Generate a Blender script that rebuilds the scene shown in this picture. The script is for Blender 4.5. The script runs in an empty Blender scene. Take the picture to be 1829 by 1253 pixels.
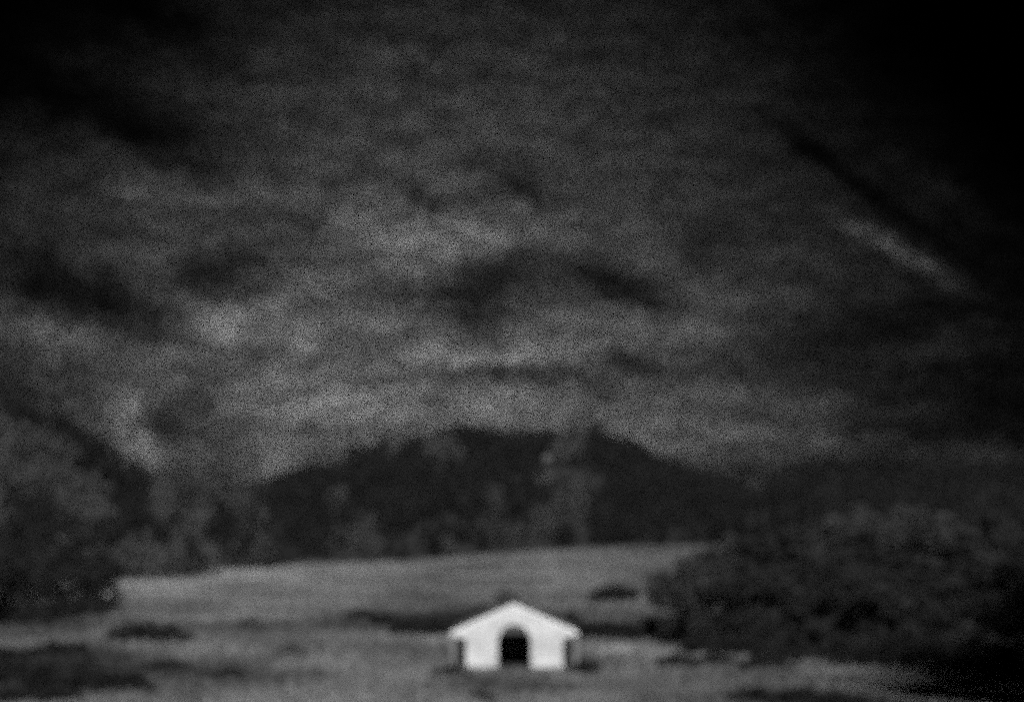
import bpy, math, random
import numpy as np

rng = np.random.default_rng(7)
random.seed(7)
scene = bpy.context.scene
col = scene.collection

# ------------------------------------------------------------------ camera
CAM_H = 9.2          # eye height above the meadow round the house
FPX = 2540.0         # focal length in photo pixels (50 mm on 36 mm, 1829 px wide)
CX, HY = 914.5, 960.0
cd = bpy.data.cameras.new("camera")
cam = bpy.data.objects.new("camera", cd)
col.objects.link(cam)
cam.location = (0, 0, CAM_H)
cam.rotation_euler = (math.radians(90), 0, 0)
cd.lens = 50.0
cd.sensor_width = 36.0
cd.shift_y = (HY - 626.5) / 1829.0
cd.clip_end = 20000
cd.dof.use_dof = True            # the soft old lens
cd.dof.focus_distance = 9.0
cd.dof.aperture_fstop = 0.6
scene.camera = cam


def at(px, py, Y):
    """a pixel of the photograph at depth Y"""
    return ((px - CX) / FPX * Y, Y, CAM_H + (HY - py) / FPX * Y)


# ------------------------------------------------------------------ sun, sky, exposure
SUN_EL, SUN_AZ = 29.0, 177.0     # azimuth clockwise from +Y (the view)
sd = bpy.data.lights.new("sun", "SUN")
sd.energy = 3.8
sd.angle = math.radians(8)   # veiled by thin cloud
sd.color = (1, 1, 1)
sun = bpy.data.objects.new("sun", sd)
col.objects.link(sun)
sun.rotation_euler = (math.radians(90 - SUN_EL), 0, math.radians(180 - SUN_AZ))
sun.location = (60, -120, 90)

world = bpy.data.worlds.new("World")
scene.world = world
world.use_nodes = True
wn = world.node_tree.nodes
wl = world.node_tree.links
wn.clear()


def W(t, **k):
    n = wn.new(t)
    for a, b in k.items():
        setattr(n, a, b)
    return n


def wmath(op, a, b=None, clamp=False):
    n = W("ShaderNodeMath", operation=op, use_clamp=clamp)
    for i, v in enumerate((a, b)):
        if v is None:
            continue
        if isinstance(v, (int, float)):
            n.inputs[i].default_value = v
        else:
            wl.new(v, n.inputs[i])
    return n.outputs[0]


tc = W("ShaderNodeTexCoord")
sky = W("ShaderNodeTexSky", sky_type="NISHITA", sun_disc=False)
sky.sun_elevation = math.radians(SUN_EL)
sky.sun_rotation = math.radians(SUN_AZ)
bw = W("ShaderNodeRGBToBW")
wl.new(sky.outputs[0], bw.inputs[0])
# direction -> azimuth, elevation
sep = W("ShaderNodeSeparateXYZ")
wl.new(tc.outputs["Generated"], sep.inputs[0])
az = wmath("ARCTAN2", sep.outputs[0], sep.outputs[1])
el = wmath("ARCSINE", sep.outputs[2])
comb = W("ShaderNodeCombineXYZ")
wl.new(az, comb.inputs[0])
wl.new(el, comb.inputs[1])
# ragged cloud edges: bend the coordinates with noise
nz = W("ShaderNodeTexNoise")
nz.inputs["Scale"].default_value = 22.0
nz.inputs["Detail"].default_value = 5.0
nz.inputs["Roughness"].default_value = 0.6
wl.new(comb.outputs[0], nz.inputs["Vector"])
vs = W("ShaderNodeVectorMath", operation="SUBTRACT")
wl.new(nz.outputs["Color"], vs.inputs[0])
vs.inputs[1].default_value = (0.5, 0.5, 0.5)
vm = W("ShaderNodeVectorMath", operation="MULTIPLY")
wl.new(vs.outputs[0], vm.inputs[0])
vm.inputs[1].default_value = (0.055, 0.032, 0.0)
va = W("ShaderNodeVectorMath", operation="ADD")
wl.new(comb.outputs[0], va.inputs[0])
wl.new(vm.outputs[0], va.inputs[1])
nzb = W("ShaderNodeTexNoise")
nzb.inputs["Scale"].default_value = 75.0
nzb.inputs["Detail"].default_value = 4.0
wl.new(comb.outputs[0], nzb.inputs["Vector"])
vmb = W("ShaderNodeVectorMath", operation="MULTIPLY_ADD")
wl.new(nzb.outputs["Color"], vmb.inputs[0])
vmb.inputs[1].default_value = (0.042, 0.026, 0.0)
vmb.inputs[2].default_value = (-0.021, -0.013, 0.0)
vab = W("ShaderNodeVectorMath", operation="ADD")
wl.new(va.outputs[0], vab.inputs[0])
wl.new(vmb.outputs[0], vab.inputs[1])
P = vab.outputs[0]
calm = W("ShaderNodeVectorMath", operation="MULTIPLY_ADD")   # long straight streaks bend less
wl.new(vmb.outputs[0], calm.inputs[0])
calm.inputs[1].default_value = (0.5, 0.5, 0.0)
wl.new(comb.outputs[0], calm.inputs[2])

# clouds and gaps: (photo x, y, radius x, radius y, tilt, amount in grey levels)
CLOUDS = [
    (720, 560, 1130, 740, 0, 60),
    (0, 40, 540, 320, -15, -19), (1829, 120, 760, 370, 35, -17), (1829, 640, 300, 420, 0, -5),
    (250, 215, 300, 60, 10, -18), (310, 275, 140, 50, 20, -16), (300, 40, 220, 60, 25, -9),
    (480, 590, 210, 55, 20, 22), (70, 590, 120, 55, 10, 22), (390, 555, 110, 60, 0, 12),
    (380, 490, 110, 75, -10, -36), (100, 505, 150, 70, 20, -27), (225, 545, 105, 65, 20, -27),
    (520, 420, 180, 80, 10, -14), (150, 420, 160, 60, 0, -8),
    (800, 430, 320, 85, 0, 20), (640, 385, 260, 70, 5, 8), (300, 350, 200, 60, 10, 10),
    (925, 330, 75, 36, 25, -34), (760, 352, 70, 26, 22, -30), (585, 330, 80, 24, 20, -10),
    (880, 505, 280, 72, -8, -38), (850, 560, 100, 80, 0, -14), (1115, 510, 125, 42, 25, -36),
    (960, 445, 80, 40, -30, -12),
    (1250, 575, 280, 65, -8, 16), (860, 640, 300, 40, -6, 24), (690, 560, 80, 40, 0, 12),
    (1120, 640, 75, 30, 10, -30), (870, 667, 330, 28, 0, -34), (640, 620, 90, 45, 0, -10),
    (780, 715, 520, 65, 0, 14), (540, 720, 160, 65, 0, 14),
    (1480, 605, 340, 110, 0, -12), (1280, 410, 140, 50, 0, -10), (1150, 400, 200, 70, 0, 5),
    (1380, 720, 220, 45, 3, 16), (1200, 770, 260, 45, 3, 18), (1430, 795, 260, 42, 0, 14),
    (1760, 812, 150, 38, 0, 22), (1690, 620, 170, 45, -8, 12),
    (1605, 449, 180, 24, 31, 34), (900, 90, 640, 260, 0, 11), (1565, 355, 270, 22, 36, -10), (1690, 340, 230, 30, 36, 8),
    (1450, 262, 140, 26, 36, -12),
    (238, 770, 48, 110, -25, 34), (150, 780, 130, 34, 45, 16), (55, 770, 190, 75, 30, -26),
    (330, 735, 100, 60, 0, -18), (190, 845, 80, 40, 30, -14), (500, 805, 80, 60, 0, 18),
    (230, 640, 170, 40, 8, 10),
]
PXA = 1.0 / FPX
g = None
for (px, py, rx, ry, ang, amt) in CLOUDS:
    x, y, z = (px - CX) / FPX, 1.0, (HY - py) / FPX
    a0 = math.atan2(x, y)
    e0 = math.asin(z / math.sqrt(x * x + y * y + z * z))
    mp = W("ShaderNodeMapping", vector_type="TEXTURE")
    mp.inputs["Location"].default_value = (a0, e0, 0)
    mp.inputs["Rotation"].default_value = (0, 0, -math.radians(ang))
    mp.inputs["Scale"].default_value = (rx * PXA, ry * PXA, 1)
    wl.new(calm.outputs[0] if ang >= 30 and px > 1400 else P, mp.inputs["Vector"])
    ln = W("ShaderNodeVectorMath", operation="LENGTH")
    wl.new(mp.outputs[0], ln.inputs[0])
    mr = W("ShaderNodeMapRange", interpolation_type="SMOOTHSTEP")
    wl.new(ln.outputs["Value"], mr.inputs["Value"])
    mr.inputs["From Min"].default_value = 0.0
    mr.inputs["From Max"].default_value = 1.15
    mr.inputs["To Min"].default_value = amt / 255.0
    mr.inputs["To Max"].default_value = 0.0
    g = mr.outputs[0] if g is None else wmath("ADD", g, mr.outputs[0])
g = wmath("ADD", g, 16.0 / 255.0)
# broad streaky cloud texture
mp2 = W("ShaderNodeMapping")
mp2.inputs["Scale"].default_value = (1.0, 2.9, 1.0)
wl.new(comb.outputs[0], mp2.inputs["Vector"])
n2 = W("ShaderNodeTexNoise")
n2.inputs["Scale"].default_value = 26.0
n2.inputs["Detail"].default_value = 7.0
n2.inputs["Roughness"].default_value = 0.7
wl.new(mp2.outputs[0], n2.inputs["Vector"])
tex = wmath("ADD", wmath("MULTIPLY", n2.outputs["Fac"], 1.7), 0.15)
g = wmath("MULTIPLY", g, tex)
g = wmath("MAXIMUM", g, 0.006)
lin = wmath("POWER", g, 2.2)
# film-like grain speckled into the sky brightness
n3 = W("ShaderNodeTexNoise")
n3.inputs["Scale"].default_value = 800.0
n3.inputs["Detail"].default_value = 2.0
mp3 = W("ShaderNodeMapping")
mp3.inputs["Scale"].default_value = (1.0, 0.7, 1.0)
wl.new(comb.outputs[0], mp3.inputs["Vector"])
wl.new(mp3.outputs[0], n3.inputs["Vector"])
mr3 = W("ShaderNodeMapRange")
wl.new(n3.outputs["Fac"], mr3.inputs["Value"])
mr3.inputs["From Min"].default_value = 0.5
mr3.inputs["From Max"].default_value = 0.62
mr3.inputs["To Min"].default_value = 0.0
mr3.inputs["To Max"].default_value = 4.4
lin = wmath("MULTIPLY", lin, mr3.outputs[0])
SKYGAIN = 1.95
lin = wmath("MULTIPLY", wmath("MULTIPLY", lin, bw.outputs[0]), SKYGAIN)
bg = W("ShaderNodeBackground")
wl.new(lin, bg.inputs["Color"])
bg.inputs["Strength"].default_value = 0.1
wo = W("ShaderNodeOutputWorld")
wl.new(bg.outputs[0], wo.inputs["Surface"])

vset = scene.view_settings
scene.display_settings.display_device = "sRGB"
vset.view_transform = "Standard"
vset.look = "None"
vset.exposure = 0.0
vset.gamma = 1.0
vset.use_curve_mapping = False
scene.cycles.use_denoising = False      # keep the film grain
scene.cycles.use_adaptive_sampling = True
scene.cycles.adaptive_threshold = 0.35
scene.cycles.adaptive_min_samples = 12
scene.cycles.max_bounces = 4
scene.cycles.diffuse_bounces = 2


# ------------------------------------------------------------------ materials
def mat(name, lo, hi, scale, detail=6.0, rough=0.9, bump=0.0, coarse=None, bscale=None):
    m = bpy.data.materials.new(name)
    m.use_nodes = True
    nt = m.node_tree
    b = nt.nodes["Principled BSDF"]
    b.inputs["Roughness"].default_value = rough
    b.inputs["Specular IOR Level"].default_value = 0.15
    t = nt.nodes.new("ShaderNodeTexCoord")
    n = nt.nodes.new("ShaderNodeTexNoise")
    n.inputs["Scale"].default_value = scale
    n.inputs["Detail"].default_value = detail
    n.inputs["Roughness"].default_value = 0.65
    nt.links.new(t.outputs["Object"], n.inputs["Vector"])
    r = nt.nodes.new("ShaderNodeMapRange")
    r.inputs["From Min"].default_value = 0.33
    r.inputs["From Max"].default_value = 0.67
    r.inputs["To Min"].default_value = lo
    r.inputs["To Max"].default_value = hi
    nt.links.new(n.outputs["Fac"], r.inputs["Value"])
    out = r.outputs[0]
    if coarse:
        n2 = nt.nodes.new("ShaderNodeTexNoise")
        n2.inputs["Scale"].default_value = coarse[0]
        n2.inputs["Detail"].default_value = 4
        nt.links.new(t.outputs["Object"], n2.inputs["Vector"])
        r2 = nt.nodes.new("ShaderNodeMapRange")
        r2.inputs["From Min"].default_value = 0.36
        r2.inputs["From Max"].default_value = 0.64
        r2.inputs["To Min"].default_value = coarse[1]
        r2.inputs["To Max"].default_value = coarse[2]
        nt.links.new(n2.outputs["Fac"], r2.inputs["Value"])
        mu = nt.nodes.new("ShaderNodeMath")
        mu.operation = "MULTIPLY"
        nt.links.new(out, mu.inputs[0])
        nt.links.new(r2.outputs[0], mu.inputs[1])
        out = mu.outputs[0]
    nt.links.new(out, b.inputs["Base Color"])
    if bump:
        bp = nt.nodes.new("ShaderNodeBump")
        bp.inputs["Strength"].default_value = bump
        bp.inputs["Distance"].default_value = 0.1
        if bscale:
            nb = nt.nodes.new("ShaderNodeTexNoise")
            nb.inputs["Scale"].default_value = bscale
            nb.inputs["Detail"].default_value = 5
            nt.links.new(t.outputs["Object"], nb.inputs["Vector"])
            nt.links.new(nb.outputs["Fac"], bp.inputs["Height"])
        else:
            nt.links.new(n.outputs["Fac"], bp.inputs["Height"])
        nt.links.new(bp.outputs[0], b.inputs["Normal"])
    return m


M_MEADOW = mat("meadow grass", 0.02, 0.285, 2.0, 10, bump=0.6, coarse=(0.05, 0.42, 1.3), bscale=3.0)
M_GRASS = mat("grass blades", 0.02, 0.32, 5.0, 4, coarse=(0.05, 0.42, 1.3))
M_HILL = mat("hill ground", 0.018, 0.045, 0.12, 6, bump=0.4)
M_WOOD = mat("woodland foliage", 0.003, 0.034, 0.5, 5)
M_WOODPALE = mat("pale woodland foliage", 0.02, 0.12, 0.5, 5)
M_WOODGREY = mat("grey woodland foliage", 0.012, 0.13, 0.5, 5)
M_LEAF = mat("tree foliage", 0.004, 0.046, 0.9, 5)
M_LEAFPALE = mat("grey and sunlit-tone tree foliage", 0.022, 0.07, 0.35, 5)  # left-end trees grey; top crowns have sunlight put into their colour
M_SHRUB = mat("shrub foliage", 0.010, 0.032, 0.8, 5)
M_SHRUBPALE = mat("pale shrub foliage", 0.05, 0.11, 0.8, 5)
M_BARK = mat("bark", 0.015, 0.04, 5, 5, bump=0.5)
M_WALL = mat("whitewashed plaster", 0.42, 0.95, 6.0, 9, rough=0.85, bump=0.6, coarse=(0.9, 0.78, 1.06))
M_PIER = mat("weathered limewash", 0.12, 0.28, 3.0, 8, bump=0.5)
M_BOARD = mat("white painted bargeboard", 0.74, 0.86, 6, 5, rough=0.6)
M_ROOF = mat("grey slate roof", 0.10, 0.20, 5, 5, bump=0.4)
M_TIMBER = mat("dark timber", 0.02, 0.04, 7, 5, bump=0.3)
M_FAN = mat("weathered timber panel", 0.05, 0.10, 8, 4, bump=0.2)
M_INNER = mat("dark earth floor", 0.04, 0.07, 2, 4)  # bare dark earth
M_STONE = mat("field stone", 0.12, 0.22, 4, 6, bump=0.4)
M_ROCK = mat("pale rock", 0.10, 0.18, 0.6, 6, bump=0.5)


def paint_tones(m, patches):
    """paint shade, and some paler patches, into the grass colour: (photo x0, x1, y far, y near, factor)"""
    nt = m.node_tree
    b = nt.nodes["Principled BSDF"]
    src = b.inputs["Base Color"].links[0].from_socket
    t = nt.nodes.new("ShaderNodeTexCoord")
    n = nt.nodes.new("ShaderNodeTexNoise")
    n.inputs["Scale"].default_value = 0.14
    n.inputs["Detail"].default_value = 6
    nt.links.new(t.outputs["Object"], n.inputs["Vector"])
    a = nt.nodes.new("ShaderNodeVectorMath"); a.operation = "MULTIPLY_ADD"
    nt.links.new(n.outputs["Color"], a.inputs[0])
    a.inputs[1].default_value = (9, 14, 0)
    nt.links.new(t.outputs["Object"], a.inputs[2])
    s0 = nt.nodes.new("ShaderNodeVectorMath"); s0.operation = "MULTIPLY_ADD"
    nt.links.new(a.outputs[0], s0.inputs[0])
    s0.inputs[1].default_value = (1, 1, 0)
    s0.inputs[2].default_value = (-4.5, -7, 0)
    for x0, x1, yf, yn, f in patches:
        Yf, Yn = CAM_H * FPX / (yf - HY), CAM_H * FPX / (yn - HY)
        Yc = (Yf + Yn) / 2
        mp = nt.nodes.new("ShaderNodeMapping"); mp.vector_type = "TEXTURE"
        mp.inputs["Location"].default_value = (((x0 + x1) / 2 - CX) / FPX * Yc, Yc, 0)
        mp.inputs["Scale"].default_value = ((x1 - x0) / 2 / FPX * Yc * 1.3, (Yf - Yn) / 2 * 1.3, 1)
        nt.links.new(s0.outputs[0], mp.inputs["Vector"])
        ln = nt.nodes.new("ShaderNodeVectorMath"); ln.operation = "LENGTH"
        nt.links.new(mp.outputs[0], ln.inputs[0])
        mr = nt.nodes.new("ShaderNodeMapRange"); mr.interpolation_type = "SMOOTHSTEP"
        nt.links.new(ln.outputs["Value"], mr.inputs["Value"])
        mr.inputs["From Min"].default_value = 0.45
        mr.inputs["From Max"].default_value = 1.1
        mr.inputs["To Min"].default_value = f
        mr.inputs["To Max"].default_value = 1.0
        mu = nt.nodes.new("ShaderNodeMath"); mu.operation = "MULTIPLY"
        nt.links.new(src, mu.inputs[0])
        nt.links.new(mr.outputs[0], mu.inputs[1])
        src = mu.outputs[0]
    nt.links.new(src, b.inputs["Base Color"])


PAINTED_TONES = [(-250, 190, 1108, 1160, .45), (-300, 200, 1070, 1120, .3), (-200, 260, 1165, 1262, .35), (250, 480, 1180, 1225, .6), (470, 730, 1095, 1180, .78),  # dim left side and shade under trees painted in; paler grass last
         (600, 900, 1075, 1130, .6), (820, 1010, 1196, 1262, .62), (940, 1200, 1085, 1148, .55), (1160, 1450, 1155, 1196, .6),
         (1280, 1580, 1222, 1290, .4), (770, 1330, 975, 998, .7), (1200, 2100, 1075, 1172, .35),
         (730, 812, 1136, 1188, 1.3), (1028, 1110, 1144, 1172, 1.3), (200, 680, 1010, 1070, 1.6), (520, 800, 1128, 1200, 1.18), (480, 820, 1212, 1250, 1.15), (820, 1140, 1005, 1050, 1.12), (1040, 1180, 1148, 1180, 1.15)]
paint_tones(M_MEADOW, PAINTED_TONES)
paint_tones(M_GRASS, PAINTED_TONES)


# ------------------------------------------------------------------ mesh helpers
def link(name, me, m, parent=None):
    o = bpy.data.objects.new(name, me)
    if m is not None and not me.materials:
        me.materials.append(m)
    col.objects.link(o)
    if parent is not None:
        o.parent = parent
    return o


def quad_mesh(name, V, nq=4):
    """V (n,4,3) loose quads -> mesh"""
    n = len(V)
    me = bpy.data.meshes.new(name)
    me.vertices.add(n * nq)
    me.vertices.foreach_set("co", np.ascontiguousarray(V, dtype=np.float32).ravel())
    me.loops.add(n * nq)
    me.loops.foreach_set("vertex_index", np.arange(n * nq, dtype=np.int32))
    me.polygons.add(n)
    me.polygons.foreach_set("loop_start", np.arange(0, n * nq, nq, dtype=np.int32))
    me.polygons.foreach_set("loop_total", np.full(n, nq, dtype=np.int32))
    me.update()
    me.validate()
    return me


def grid_mesh(name, X, Y, Z):
    ny, nx = Z.shape
    V = np.stack([X, Y, Z], -1).reshape(-1, 3)
    i = np.arange(ny * nx).reshape(ny, nx)
    F = np.stack([i[:-1, :-1], i[:-1, 1:], i[1:, 1:], i[1:, :-1]], -1).reshape(-1, 4)
    me = bpy.data.meshes.new(name)
    me.vertices.add(len(V))
    me.vertices.foreach_set("co", V.astype(np.float32).ravel())
    me.loops.add(F.size)
    me.loops.foreach_set("vertex_index", F.astype(np.int32).ravel())
    me.polygons.add(len(F))
    me.polygons.foreach_set("loop_start", np.arange(0, F.size, 4, dtype=np.int32))
    me.polygons.foreach_set("loop_total", np.full(len(F), 4, dtype=np.int32))
    me.polygons.foreach_set("use_smooth", np.ones(len(F), dtype=bool))
    me.update()
    return me


def py_mesh(name, V, F):
    me = bpy.data.meshes.new(name)
    me.from_pydata([tuple(v) for v in V], [], F)
    me.update()
    return me


def smooth(t):
    t = np.clip(t, 0, 1)
    return t * t * (3 - 2 * t)


def vnoise(x, y, s, seed):
    """cheap smooth value noise"""
    r = np.random.default_rng(seed).random((257, 257))
    x = np.asarray(x, float) / s + 1000.3
    y = np.asarray(y, float) / s + 1000.7
    xi, yi = np.floor(x).astype(int), np.floor(y).astype(int)
    fx, fy = smooth(x - xi), smooth(y - yi)
    a, b = r[yi % 257, xi % 257], r[yi % 257, (xi + 1) % 257]
    c, d = r[(yi + 1) % 257, xi % 257], r[(yi + 1) % 257, (xi + 1) % 257]
    return (a * (1 - fx) + b * fx) * (1 - fy) + (c * (1 - fx) + d * fx) * fy - 0.5


def leaf_quads(C, size, flat=0.0):
    """C (n,3) centres -> (n,4,3) randomly turned leaf clumps"""
    n = len(C)
    a = rng.normal(size=(n, 3))
    a /= np.linalg.norm(a, axis=1)[:, None]
    b = np.cross(a, rng.normal(size=(n, 3)))
    b /= np.linalg.norm(b, axis=1)[:, None]
    s = (size * rng.uniform(0.55, 1.3, n))[:, None]
    w = s * rng.uniform(0.45, 0.8, n)[:, None]
    return np.stack([C - a * s * 0.5, C + b * w * 0.5 + a * s * .1, C + a * s * 0.5, C - b * w * 0.5 - a * s * .1], 1)


def props(o, label=None, cat=None, group=None, kind=None):
    if label: o["label"] = label
    if cat: o["category"] = cat
    if group: o["group"] = group
    if kind: o["kind"] = kind
    return o


# ------------------------------------------------------------------ terrain
def ground_z(X, Y):
    X = np.asarray(X, float); Y = np.asarray(Y, float)
    z = 7.5 * smooth((55 - Y) / 55)
    z = z + 6.4 * smooth((Y - 230) / 300) * smooth((X + 70) / 130)
    near = smooth((np.hypot(X - 0.1, Y - 103) - 7) / 12)
    z = z + near * (vnoise(X, Y, 22, 1) * 0.9 + vnoise(X, Y, 7, 2) * 0.35 + vnoise(X, Y, 2.6, 3) * 0.14)
    return z


def sgn_sp(n, lim, k):
    t = np.linspace(-1, 1, n)
    return np.sinh(t * k) / math.sinh(k) * lim


xs = sgn_sp(361, 6000, 6.2)
ys = np.concatenate([np.linspace(-500, 55, 50)[:-1], np.linspace(55, 260, 190)[:-1], np.geomspace(260, 9000, 90)])
GX, GY = np.meshgrid(xs, ys)
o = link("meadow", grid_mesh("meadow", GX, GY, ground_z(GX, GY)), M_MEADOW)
props(o, kind="structure")


def hill(name, prof, Yf, Y0, Yb, lower, seed, nx=150, ny=70, amp=5.0):
    prof = np.array(prof, float)
    X0, Z0 = (prof[:, 0] - CX) / FPX * Y0, CAM_H + (HY - prof[:, 1]) / FPX * Y0 - lower
    x = np.linspace(X0[0], X0[-1], nx)
    y = np.concatenate([np.linspace(Yf, Y0, ny), np.linspace(Y0, Yb, ny // 2)[1:]])
    X, Y = np.meshgrid(x, y)

    def f(X, Y):
        zr = np.interp(X, X0, Z0)
        t = np.where(Y < Y0, (Y - Yf) / (Y0 - Yf), (Yb - Y) / (Yb - Y0))
        s = np.sin(np.clip(t, 0, 1) * math.pi / 2) ** 1.15
        e = smooth(np.minimum(X - X0[0], X0[-1] - X) / (0.06 * (X0[-1] - X0[0])) + 0.15)
        return zr * s + (vnoise(X, Y, 38, seed) * 2 + vnoise(X, Y, 15, seed + 1)) * amp * s * e - 1.2 + ground_z(X, Y) * (1 - s)
    o = link(name, grid_mesh(name, X, Y, f(X, Y)), M_HILL)
    props(o, kind="structure")
    return f, (X0[0], X0[-1])


f_mid, r_mid = hill("hill", [(220, 1005), (290, 955), (350, 925), (430, 892), (520, 850), (610, 820), (700, 792), (780, 778), (835, 768),
                             (900, 784), (960, 790), (1010, 780), (1050, 774), (1090, 786), (1180, 828), (1240, 850), (1295, 866),
                             (1325, 905), (1345, 960), (1370, 1000)], 520, 690, 900, 6.0, 11)
f_left, r_left = hill("hill", [(-700, 520), (-300, 610), (-60, 705), (60, 750), (140, 800), (210, 850), (270, 872), (340, 890), (400, 930), (460, 975), (510, 1008)],
                      300, 430, 640, 5.0, 21)
f_right, r_right = hill("hill", [(1270, 1000), (1320, 900), (1370, 862), (1430, 848), (1500, 862), (1580, 850), (1680, 838), (1800, 842), (1900, 846), (2200, 810), (2700, 700)],
                        380, 560, 800, 5.0, 31)
# wooded bank added out of view on the right so that it shades the right of the meadow


def f_shade_bank(X, Y):
    t = np.clip((np.asarray(X, float) - 27) / 62, 0, 1)
    return 34 * np.sin(t * math.pi / 2) * smooth((76 - Y) / 30) * smooth((np.asarray(Y, float) + 160) / 80) - 1.2 + vnoise(X, Y, 14, 41) * 2.5 * t


hx, hy = np.meshgrid(np.linspace(24, 260, 90), np.linspace(-170, 90, 90))
o = link("hill", grid_mesh("hill", hx, hy, f_shade_bank(hx, hy) + ground_z(hx, hy)), M_HILL)  # the added shading bank, unseen
props(o, kind="structure")


# ------------------------------------------------------------------ far woods (one mass each)
def crown_points(n, h, w, conical):
    """leaf centres of one crown, base at 0"""
    t = rng.random(n) ** 0.8
    prof = np.where(conical, (1 - t) ** 0.8 + 0.05, np.sqrt(np.clip(1 - (2 * t - 0.9) ** 2 / 1.3, 0, 1)))
    a = rng.uniform(0, 2 * math.pi, n)
    r = w * 0.5 * prof * np.sqrt(rng.uniform(0.25, 1, n))
    lump = 1 + 0.28 * np.sin(a * 3 + rng.uniform(0, 6)) * np.sin(t * 7 + rng.uniform(0, 6))
    return np.stack([r * lump * np.cos(a), r * lump * np.sin(a), h * (0.12 + 0.9 * t)], 1)


def wood(name, f, xr, yr, n, hh, keep, m, leaf, per=85, label=None):
    out = []
    while len(out) < n:
        x, y = rng.uniform(*xr), rng.uniform(*yr)
        px = CX + x / y * FPX
        z = float(f(x, y))
        py = HY - (z - CAM_H) / y * FPX
        if rng.random() > keep(px, py) or z < float(ground_z(x, y)) - 1.3:
            continue
        h = hh * rng.uniform(0.65, 1.25)
        p = crown_points(per, h, h * rng.uniform(0.6, 1.0), rng.random() < 0.45)
        out.append(p + np.array([x, y, z]))
    q = leaf_quads(np.concatenate(out), leaf)
    o = link(name, quad_mesh(name, q), m)
    props(o, label=label, cat="woodland", kind="stuff")
    return o


wood("woodland", lambda x, y: f_shade_bank(x, y) + ground_z(x, y), (31, 110), (-90, 72), 330, 12.0, lambda px, py: 1.0 if px > 1990 or px < -500 else 0.0, M_WOOD, 0.9, per=260,
     label="added wood on the unseen bank that shades the meadow from the right")


def pale_mid(px, py):
    n = float(vnoise(px, py, 45, 71)) + .6 * float(vnoise(px * 2.2, py * .6, 40, 72))
    p = n > 0.3
    if 985 < px + rng.uniform(-14, 14) < 1056 and py < 975: p = p or rng.random() < .85
    if 862 < px < 900 and py > 890: p = p or rng.random() < .5
    if px < 480: p = p or (py < 955 and rng.random() < .7)
    if px > 1060 and py < 960: p = False
    return p


wood("woodland", f_mid, r_mid, (521, 720), 1750, 9.0, lambda px, py: 0.0 if pale_mid(px, py) else (.8 if px < 1060 else 1.0), M_WOOD, 1.5,
     label="dark wood covering the broad rounded hill behind the meadow")
wood("woodland", f_mid, r_mid, (521, 720), 330, 8.0, lambda px, py: 1.0 if pale_mid(px, py) else 0.0, M_WOODPALE, 1.3,
     label="paler trees in upright strips on the dark rounded hill")


def keep_left(dark):
    def k(px, py):
        n = float(vnoise(px, py, 60, 61)) * .8 + float(vnoise(px, py, 26, 62)) * .7 - .2
        for cx, cy, rx, ry, a in ((140, 815, 150, 45, 32), (20, 910, 80, 45, 0), (245, 900, 28, 60, 0), (410, 975, 80, 40, 5), (70, 985, 90, 40, 0), (200, 990, 90, 30, 0)):
            c_, s_ = math.cos(math.radians(a)), math.sin(math.radians(a))
            u, v = ((px - cx) * c_ + (py - cy) * s_) / rx, (-(px - cx) * s_ + (py - cy) * c_) / ry
            n += .75 * math.exp(-(u * u + v * v))
        return 0.0 if px < -120 or (n > 0.24) != dark else (1.0 if px < 400 else 0.7)
    return k


wood("woodland", f_left, r_left, (306, 450), 420, 7.0, keep_left(False), M_WOODGREY, 1.1,
     label="pale grey thickets between the dark ones on the left hillside")
wood("woodland", f_left, r_left, (306, 450), 240, 8.0, keep_left(True), M_WOOD, 1.1,
     label="dark thickets on the hillside rising to the left edge")
wood("woodland", f_right, r_right, (390, 580), 900, 9.0, lambda px, py: 0.0 if px > 2500 else 1.0, M_WOOD, 1.3,
     label="black wood on the low ridge at the right edge")


# ------------------------------------------------------------------ trees
def tube(pts, rad, sides=7):
    V, F = [], []
    for k, (p, r) in enumerate(zip(pts, rad)):
        for j in range(sides):
            a = 2 * math.pi * j / sides
            V.append((p[0] + r * math.cos(a), p[1] + r * math.sin(a), p[2]))
        if k:
            b0, b1 = (k - 1) * sides, k * sides
            for j in range(sides):
                F.append((b0 + j, b0 + (j + 1) % sides, b1 + (j + 1) % sides, b1 + j))
    return V, F


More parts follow.
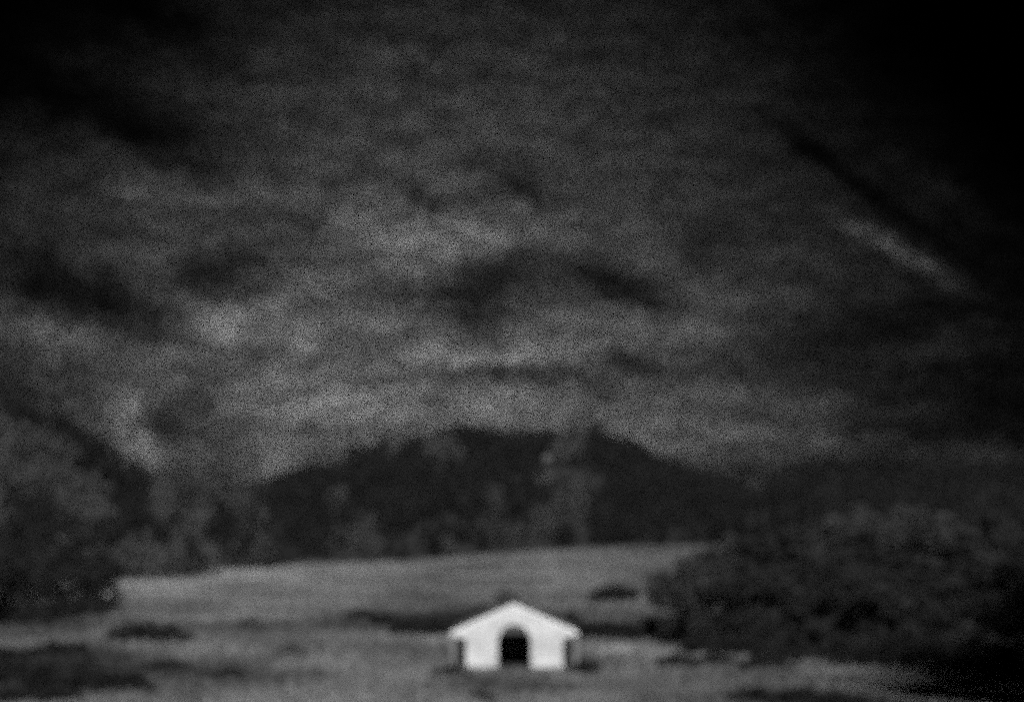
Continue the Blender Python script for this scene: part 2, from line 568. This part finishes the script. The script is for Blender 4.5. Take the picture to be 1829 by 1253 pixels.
def tree_meshes(h, w, kind, leaf):
    tv, tf = [], []
    lean = rng.normal(0, 0.04, 2)

    def add(p, r, s=7):
        V, F = tube(p, r, s)
        b = len(tv)
        tv.extend(V)
        tf.extend([tuple(i + b for i in q) for q in F])
    add([(lean[0] * z, lean[1] * z, z) for z in np.linspace(-0.4, h * 0.85, 8)], np.linspace(h * 0.028, h * 0.006, 8))
    C = []
    nl = 16
    for i in range(nl):
        z0 = h * rng.uniform(0.06, 0.72)
        a = 2 * math.pi * i / nl + rng.uniform(-.4, .4)
        r = w * 0.5 * rng.uniform(0.45, 0.85) * (1.15 - 0.5 * (z0 / h if kind == "tall" else abs(z0 / h - .4)))
        tip = np.array([r * math.cos(a), r * math.sin(a), z0 + h * rng.uniform(0.08, 0.2)])
        p0 = np.array([lean[0] * z0, lean[1] * z0, z0])
        add([p0 + (tip - p0) * t for t in (0, .35, .7, 1)], np.linspace(h * .010, h * .003, 4), 5)
        n = int(130 * rng.uniform(0.6, 1.4))
        d = rng.normal(size=(n, 3))
        d /= np.linalg.norm(d, axis=1)[:, None]
        C.append(tip + d * (rng.random(n) ** .4)[:, None] * np.array([w * .21, w * .21, h * .12]) * rng.uniform(.7, 1.2))
    for t in np.linspace(0.45, 0.95, 6):
        n = int(110 * rng.uniform(.6, 1.3))
        d = rng.normal(size=(n, 3))
        d /= np.linalg.norm(d, axis=1)[:, None]
        off = np.array([rng.normal(0, w * .08), rng.normal(0, w * .08), h * t])
        C.append(off + d * (rng.random(n) ** .4)[:, None] * np.array([w * .26, w * .26, h * .11]) * (1.25 - .75 * t))
    return py_mesh("trunk", tv, tf), quad_mesh("crown", leaf_quads(np.concatenate(C), leaf))


TREES = [tree_meshes(h, w, k, 0.55) for (h, w, k) in ((10, 8, "round"), (11, 6.5, "tall"), (9, 8.5, "round"), (10, 7, "tall"))]


def place_tree(x, y, h, label, group, v=None, leafmat=None):
    v = rng.integers(len(TREES)) if v is None else v
    tm, cm = TREES[v]
    e = bpy.data.objects.new("tree", None)
    col.objects.link(e)
    e.location = (x, y, float(ground_z(x, y)))
    e.rotation_euler = (0, 0, rng.uniform(0, 6.28))
    s = h / 10.0
    e.scale = (s * rng.uniform(.9, 1.15), s * rng.uniform(.9, 1.15), s)
    link("trunk", tm, M_BARK, e)
    c = link("crown", cm, M_LEAF, e)
    if leafmat is not None:
        c.material_slots[0].link = "OBJECT"
        c.material_slots[0].material = leafmat
    props(e, label, "tree", group)
    return e


RW = "trees of the dark wood to the right of the house"
RWL = "nearly black leafy tree in the wood filling the right of the meadow"
RWP = "greyish leafy tree along the left end and top of the wood on the right"
# (photo x, base y, top y)
for px, by, ty in [
    (1180, 1112, 1020), (1215, 1150, 1008), (1250, 1130, 990), (1290, 1160, 985), (1330, 1118, 960), (1345, 1165, 1000),
    (1385, 1140, 935), (1420, 1100, 925), (1435, 1165, 985), (1470, 1120, 905), (1500, 1160, 960), (1530, 1100, 905), (1560, 1140, 930),
    (1585, 1172, 1000), (1600, 1105, 908), (1640, 1130, 915), (1660, 1170, 985), (1690, 1100, 918), (1720, 1135, 930),
    (1750, 1172, 990), (1770, 1110, 930), (1805, 1140, 940), (1835, 1175, 980), (1850, 1120, 935), (1240, 1085, 1000), (1300, 1090, 985),
    (1890, 1150, 950), (1365, 1085, 950), (1450, 1075, 930), (1640, 1080, 925), (1560, 1078, 925), (1800, 1085, 935), (1270, 1066, 968), (1305, 1070, 955), (1240, 1060, 985)]:
    Y = CAM_H * FPX / (by - HY)
    x = (px - CX) / FPX * Y
    h = (by - ty) / FPX * Y
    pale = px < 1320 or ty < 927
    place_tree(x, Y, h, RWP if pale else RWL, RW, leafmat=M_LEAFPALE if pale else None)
TW = "added tall trees out of view that shade the right of the meadow"
for x, y, h in [(22.5, 42, 16), (28, 53, 21), (33.8, 66, 21), (39.5, 78, 20), (43, 68, 19)]:  # added out of view to throw shade on the meadow
    place_tree(x, y, h, "added tall tree out of view on the right, shading the meadow", TW, v=1)
LW = "trees of the dark clump at the left edge of the meadow"
LWL = "dark bushy tree in the clump at the left edge of the meadow"
for px, by, ty in [(5, 1112, 995), (45, 1100, 975), (85, 1108, 1000), (120, 1085, 965), (150, 1098, 1005), (180, 1070, 985),
                   (-30, 1090, 960), (25, 1068, 940), (75, 1062, 935), (195, 1055, 1000), (-50, 1120, 985), (140, 1056, 950)]:
    Y = CAM_H * FPX / (by - HY)
    place_tree((px - CX) / FPX * Y, Y, (by - ty) / FPX * Y, LWL, LW)


# ------------------------------------------------------------------ shrubs
def shrub_mesh(w, d, h, leaf, dens=1.0):
    C = []
    k = max(3, int(w / max(h, .6) * 2.2))
    for i in range(k):
        u = (i + .5) / k * 2 - 1 + rng.uniform(-.12, .12)
        hh = h * 1.15 * (1 - 0.5 * u * u) * rng.uniform(.7, 1.1)
        c = np.array([u * w * .44, rng.uniform(-.25, .25) * d, hh * .45])
        n = int(260 * dens)
        q = rng.normal(size=(n, 3))
        q /= np.linalg.norm(q, axis=1)[:, None]
        C.append(c + q * (rng.random(n) ** .35)[:, None] * np.array([w / k * .95, d * .42, hh * .55]))
    C = np.concatenate(C)
    C[:, 2] = np.abs(C[:, 2])
    # short stems rising into the leaves
    return quad_mesh("shrub", leaf_quads(C, leaf))


def shrub(px0, px1, ytop, ybase, label, group=None, m=None, depth=0.8, dens=1.0):
    Y = CAM_H * FPX / (ybase - HY)
    w = (px1 - px0) / FPX * Y
    h = (ybase - ytop) / FPX * Y
    x = ((px0 + px1) / 2 - CX) / FPX * Y
    me = shrub_mesh(w, max(w * .35, h * depth), h, max(.22, h * .2), dens)
    o = link("shrub", me, m or M_SHRUB)
    o.location = (x, Y, float(ground_z(x, Y)) - 0.05)
    return props(o, label, "shrub", group)


HL, HR = "bushes of the dark hedge behind the house on the left", "bushes of the dark hedge behind the house on the right"
for a, b, t, g_ in [(612, 680, 1088, 1104), (660, 725, 1092, 1116), (700, 765, 1086, 1126), (745, 815, 1082, 1127), (795, 860, 1078, 1124), (838, 900, 1072, 1112)]:
    shrub(a, b, t, g_, "dark bush in the hedge running left from behind the white house", HL)
for a, b, t, g_ in [(948, 1010, 1080, 1118), (990, 1050, 1090, 1138), (1035, 1100, 1096, 1144), (1085, 1145, 1100, 1144), (1130, 1190, 1098, 1140), (1170, 1235, 1095, 1138)]:
    shrub(a, b, t, g_, "dark bush in the hedge running right from behind the white house", HR)
shrub(190, 338, 1112, 1152, "long low black bush alone on the left side of the pale meadow")
shrub(1048, 1145, 1040, 1072, "flat dark bush alone on the pale meadow beyond the house on the right")
shrub(882, 926, 1042, 1078, "small grey bush just behind the peak of the white house", m=M_SHRUBPALE, dens=.6)
BL = "bushes of the black thicket in the lower left corner"
for a, b, t, g_ in [(-20, 70, 1172, 1222), (40, 140, 1178, 1232), (110, 200, 1184, 1238), (165, 250, 1190, 1240), (60, 160, 1150, 1178), (-30, 60, 1158, 1188), (-20, 70, 1215, 1252), (60, 150, 1222, 1256), (190, 280, 1206, 1240)]:
    shrub(a, b, t, g_, "low black bush in the thicket in the lower left corner", BL)
shrub(255, 345, 1184, 1206, "thin dark bush just right of the thicket in the lower left corner")
shrub(378, 442, 1198, 1218, "small flat dark bush lowest on the left half of the meadow")
shrub(498, 542, 1148, 1176, "small round grey bush midway between left edge and house", m=M_SHRUBPALE)
shrub(425, 475, 1104, 1122, "faint low grey bush on the far left meadow", m=M_SHRUBPALE)
shrub(838, 884, 1236, 1262, "dark bush at the bottom edge below the house")
BR = "bushes of the black thicket at the bottom edge on the right"
for a, b, t, g_ in [(1300, 1400, 1234, 1264), (1370, 1480, 1228, 1268), (1450, 1560, 1236, 1272)]:
    shrub(a, b, t, g_, "low black bush in the thicket at the bottom edge on the right", BR)
LL = "low bushes along the foot of the left tree clump"
for a, b, t, g_ in [(-40, 40, 1080, 1116), (20, 90, 1078, 1116), (70, 140, 1076, 1112), (120, 185, 1072, 1106), (165, 215, 1062, 1088)]:
    shrub(a, b, t, g_, "low dark bush along the foot of the tree clump at the left edge", LL)
RR = "low bushes along the foot of the right wood"
for a, b, t, g_ in [(1168, 1250, 1166, 1188), (1230, 1320, 1160, 1184), (1310, 1420, 1168, 1190), (1500, 1620, 1160, 1184), (1640, 1780, 1164, 1196), (1760, 1860, 1168, 1205), (1170, 1240, 1118, 1150), (1215, 1310, 1120, 1164), (1290, 1380, 1122, 1168), (1370, 1460, 1126, 1172), (1450, 1550, 1128, 1176), (1540, 1640, 1130, 1180), (1620, 1720, 1128, 1180), (1700, 1800, 1130, 1186), (1790, 1880, 1130, 1188), (1230, 1330, 1100, 1140), (1320, 1420, 1100, 1140), (1410, 1520, 1100, 1142), (1510, 1620, 1100, 1144), (1610, 1720, 1100, 1146), (1710, 1830, 1100, 1146), (1480, 1600, 1150, 1186), (1340, 1440, 1148, 1180), (1590, 1700, 1150, 1188)]:
    shrub(a, b, t, g_, "low dark bush along the foot of the wood on the right", RR)
shrub(764, 848, 1190, 1212, "low dark bush at the left foot of the white house")
shrub(1018, 1068, 1172, 1204, "low dark bush at the right foot of the white house")


# ------------------------------------------------------------------ pale boulder on the wooded hill
def boulder(px, py, Y, r, f, label):
    x = (px - CX) / FPX * Y
    V, F = [], []
    nu, nv = 14, 9
    for j in range(nv + 1):
        th = math.pi * j / nv
        for i in range(nu):
            a = 2 * math.pi * i / nu
            k = r * (1 + .28 * math.sin(3 * a + j) * math.sin(th) + rng.uniform(-.08, .08))
            V.append((k * math.sin(th) * math.cos(a), k * math.sin(th) * math.sin(a), k * .9 * math.cos(th)))
    for j in range(nv):
        for i in range(nu):
            F.append((j * nu + i, (j + 1) * nu + i, (j + 1) * nu + (i + 1) % nu, j * nu + (i + 1) % nu))
    o = link("boulder", py_mesh("boulder", V, F), M_ROCK)
    o.location = at(px, py, Y)
    return props(o, label, "rock")


def hill_depth(f, px, py, y0, y1):
    for Y in np.arange(y0, y1, 1.0):
        x = (px - CX) / FPX * Y
        if float(f(x, Y)) >= CAM_H + (HY - py) / FPX * Y:
            return Y
    return y1


Yb_ = hill_depth(f_mid, 970, 858, 525, 690)
boulder(970, 856, Yb_ - 9, 3.4, f_mid, "pale boulder standing out halfway up the dark wooded hill")
Yb2 = hill_depth(f_mid, 977, 822, 525, 690)
boulder(977, 820, Yb2 - 9, 2.0, f_mid, "small grey boulder near the top of the dark wooded hill")


# ------------------------------------------------------------------ the white house
HX, HYD = 0.17, 99.0
house = bpy.data.objects.new("house", None)
col.objects.link(house)
house.location = (HX, HYD, 0.0)
props(house, "small white gabled house with a black arched doorway standing in the meadow", "house")
WHALF, EAVE, APEX, TIP, D, TH = 3.36, 2.25, 4.46, 4.28, 9.0, 0.35
SLOPE = (APEX - 2.58) / TIP
DW, SPR, DTOP = 1.15, 1.9, 3.18     # doorway half width, spring, crown


def arch(n=18, hw=DW, spr=SPR, top=DTOP):
    return [(hw * math.cos(t), spr + (top - spr) * math.sin(t)) for t in np.linspace(0, math.pi, n)]


def extrude(outline_pts, y0, y1):
    """closed ring (x,z) -> prism with n-gon caps"""
    n = len(outline_pts)
    V = [(x, y0, z) for x, z in outline_pts] + [(x, y1, z) for x, z in outline_pts]
    F = [tuple(range(n)), tuple(range(2 * n - 1, n - 1, -1))]
    F += [(i, i + n, (i + 1) % n + n, (i + 1) % n) for i in range(n)]
    return V, F


def join(parts):
    V, F = [], []
    for v, f in parts:
        b = len(V)
        V += v
        F += [tuple(i + b for i in q) for q in f]
    return V, F


def box(x0, x1, y0, y1, z0, z1):
    V = [(x0, y0, z0), (x1, y0, z0), (x1, y1, z0), (x0, y1, z0), (x0, y0, z1), (x1, y0, z1), (x1, y1, z1), (x0, y1, z1)]
    F = [(0, 3, 2, 1), (4, 5, 6, 7), (0, 1, 5, 4), (1, 2, 6, 5), (2, 3, 7, 6), (3, 0, 4, 7)]
    return V, F


ztop = lambda x: APEX - 0.02 - SLOPE * abs(x)
# gable front in two halves round the doorway (one ring that runs round the arch)
ring = [(DW, -0.3), (WHALF, -0.3), (WHALF, EAVE - .05), (TIP - .02, EAVE + .12), (TIP - .02, ztop(TIP)), (0, ztop(0)),
        (-TIP + .02, ztop(TIP)), (-TIP + .02, EAVE + .12), (-WHALF, EAVE - .05), (-WHALF, -0.3), (-DW, -0.3)]
ring += [(x, z) for x, z in reversed(arch())]
front = extrude(ring, 0, TH)
back = extrude([(-WHALF, -.3), (WHALF, -.3), (WHALF, ztop(WHALF)), (0, ztop(0)), (-WHALF, ztop(WHALF))], D - TH, D)
side1 = box(-WHALF, -WHALF + TH, TH, D - TH, -.3, ztop(WHALF) - .02)
side2 = box(WHALF - TH, WHALF, TH, D - TH, -.3, ztop(WHALF) - .02)
V, F = join([front, back, side1, side2])
link("wall", py_mesh("wall", V, F), M_WALL, house)
# roof: two slabs, overhanging front and sides
rt = 0.16
def slab(s):
    o_ = [(0, APEX), (s * (TIP + .12), APEX - SLOPE * (TIP + .12)), (s * (TIP + .12), APEX - SLOPE * (TIP + .12) + rt), (0, APEX + rt)]
    if s > 0: o_ = o_[::-1]
    return extrude(o_, 0.004, D + .3)
V, F = join([slab(-1), slab(1)])
roof = link("roof", py_mesh("roof", V, F), M_ROOF, house)
for s in (-1, 1):     # white bargeboards on the gable
    b = [(s * .003, APEX - .16), (s * (TIP + .14), APEX - SLOPE * (TIP + .14) - .16), (s * (TIP + .14), APEX - SLOPE * (TIP + .14) + rt + .02), (s * .003, APEX + rt + .02)]
    if s > 0: b = b[::-1]
    V, F = extrude(b, -0.03, -0.003)
    link("bargeboard", py_mesh("bargeboard", V, F), M_BOARD, house)
for s in (-1, 1):     # dark timber posts under the overhanging eaves
    x0, x1 = sorted((s * (WHALF + .06), s * (WHALF + .7)))
    for y0, zt in ((0.06, EAVE - .02), (D - .5, ztop(WHALF + .66))):
        r0 = [(x0 - .04, -.3), (x1 + .04, -.3), (x1 + .04, .18), (x1, .2), (x1, zt), (x0, zt), (x0, .2), (x0 - .04, .18)]
        V, F = extrude(r0, y0, y0 + .44)
        link("post", py_mesh("post", V, F), M_TIMBER, house)
for s in (-1, 1):     # weathered limewashed piers at the ends of the eaves
    x0, x1 = sorted((s * (WHALF + .78), s * (WHALF + 1.08)))
    V, F = extrude([(x0, -.3), (x1, -.3), (x1, EAVE + .02), (x0, EAVE - .02)], .05, .6)
    link("pier", py_mesh("pier", V, F), M_PIER, house)
for s in (-1, 1):     # low stone plinth along the foot of the front wall
    x0, x1 = sorted((s * (DW + .03), s * (WHALF + .01)))
    V, F = box(x0, x1, -.09, -.004, -.3, .2)
    link("plinth", py_mesh("plinth", V, F), M_STONE, house)
# arched timber panel at the head of the doorway, floor, step
a2 = arch(16, DW - .002, SPR, DTOP - .002)
fan = [(x, z) for x, z in a2 if z > 2.55]
fan = [(fan[0][0], 2.52)] + fan + [(fan[-1][0], 2.52)]
V, F = extrude(fan, 0.16, 0.24)
link("fanlight", py_mesh("fanlight", V, F), M_FAN, house)
V, F = box(-WHALF + TH + .01, WHALF - TH - .01, .02, D - TH - .01, -.2, .03)
link("floor", py_mesh("floor", V, F), M_INNER, house)
V, F = join([box(-1.35, 1.35, -.55, -.005, -.2, .12)])
link("doorstep", py_mesh("doorstep", V, F), M_STONE, house)

# ------------------------------------------------------------------ meadow grass tufts
n = 110000
ty_ = 72 + 430 * rng.random(n) ** 1.9
tx_ = rng.uniform(-.4, .4, n) * ty_
msk = ~((np.abs(tx_ - HX) < 3.6) & (ty_ > HYD - .2) & (ty_ < HYD + D + .2))
tx_, ty_ = tx_[msk], ty_[msk]
n = len(tx_)
tz_ = ground_z(tx_, ty_)
hh = (1 + ty_ / 400) * rng.uniform(.08, .38, n) * (0.6 + 0.9 * (vnoise(tx_, ty_, 9, 51) + .5))
ang = rng.uniform(0, math.pi, n)
w2 = rng.uniform(.06, .2, n) * (1 + ty_ / 200)
dx, dy = np.cos(ang) * w2, np.sin(ang) * w2
lx, ly = rng.normal(0, .12, n), rng.normal(0, .12, n)
T = np.stack([np.stack([tx_ - dx, ty_ - dy, tz_ - .03], 1), np.stack([tx_ + dx, ty_ + dy, tz_ - .03], 1),
              np.stack([tx_ + lx, ty_ + ly, tz_ + hh], 1)], 1)
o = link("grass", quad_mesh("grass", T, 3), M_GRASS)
props(o, "pale rough grass tufts over the meadow", "grass", kind="stuff")
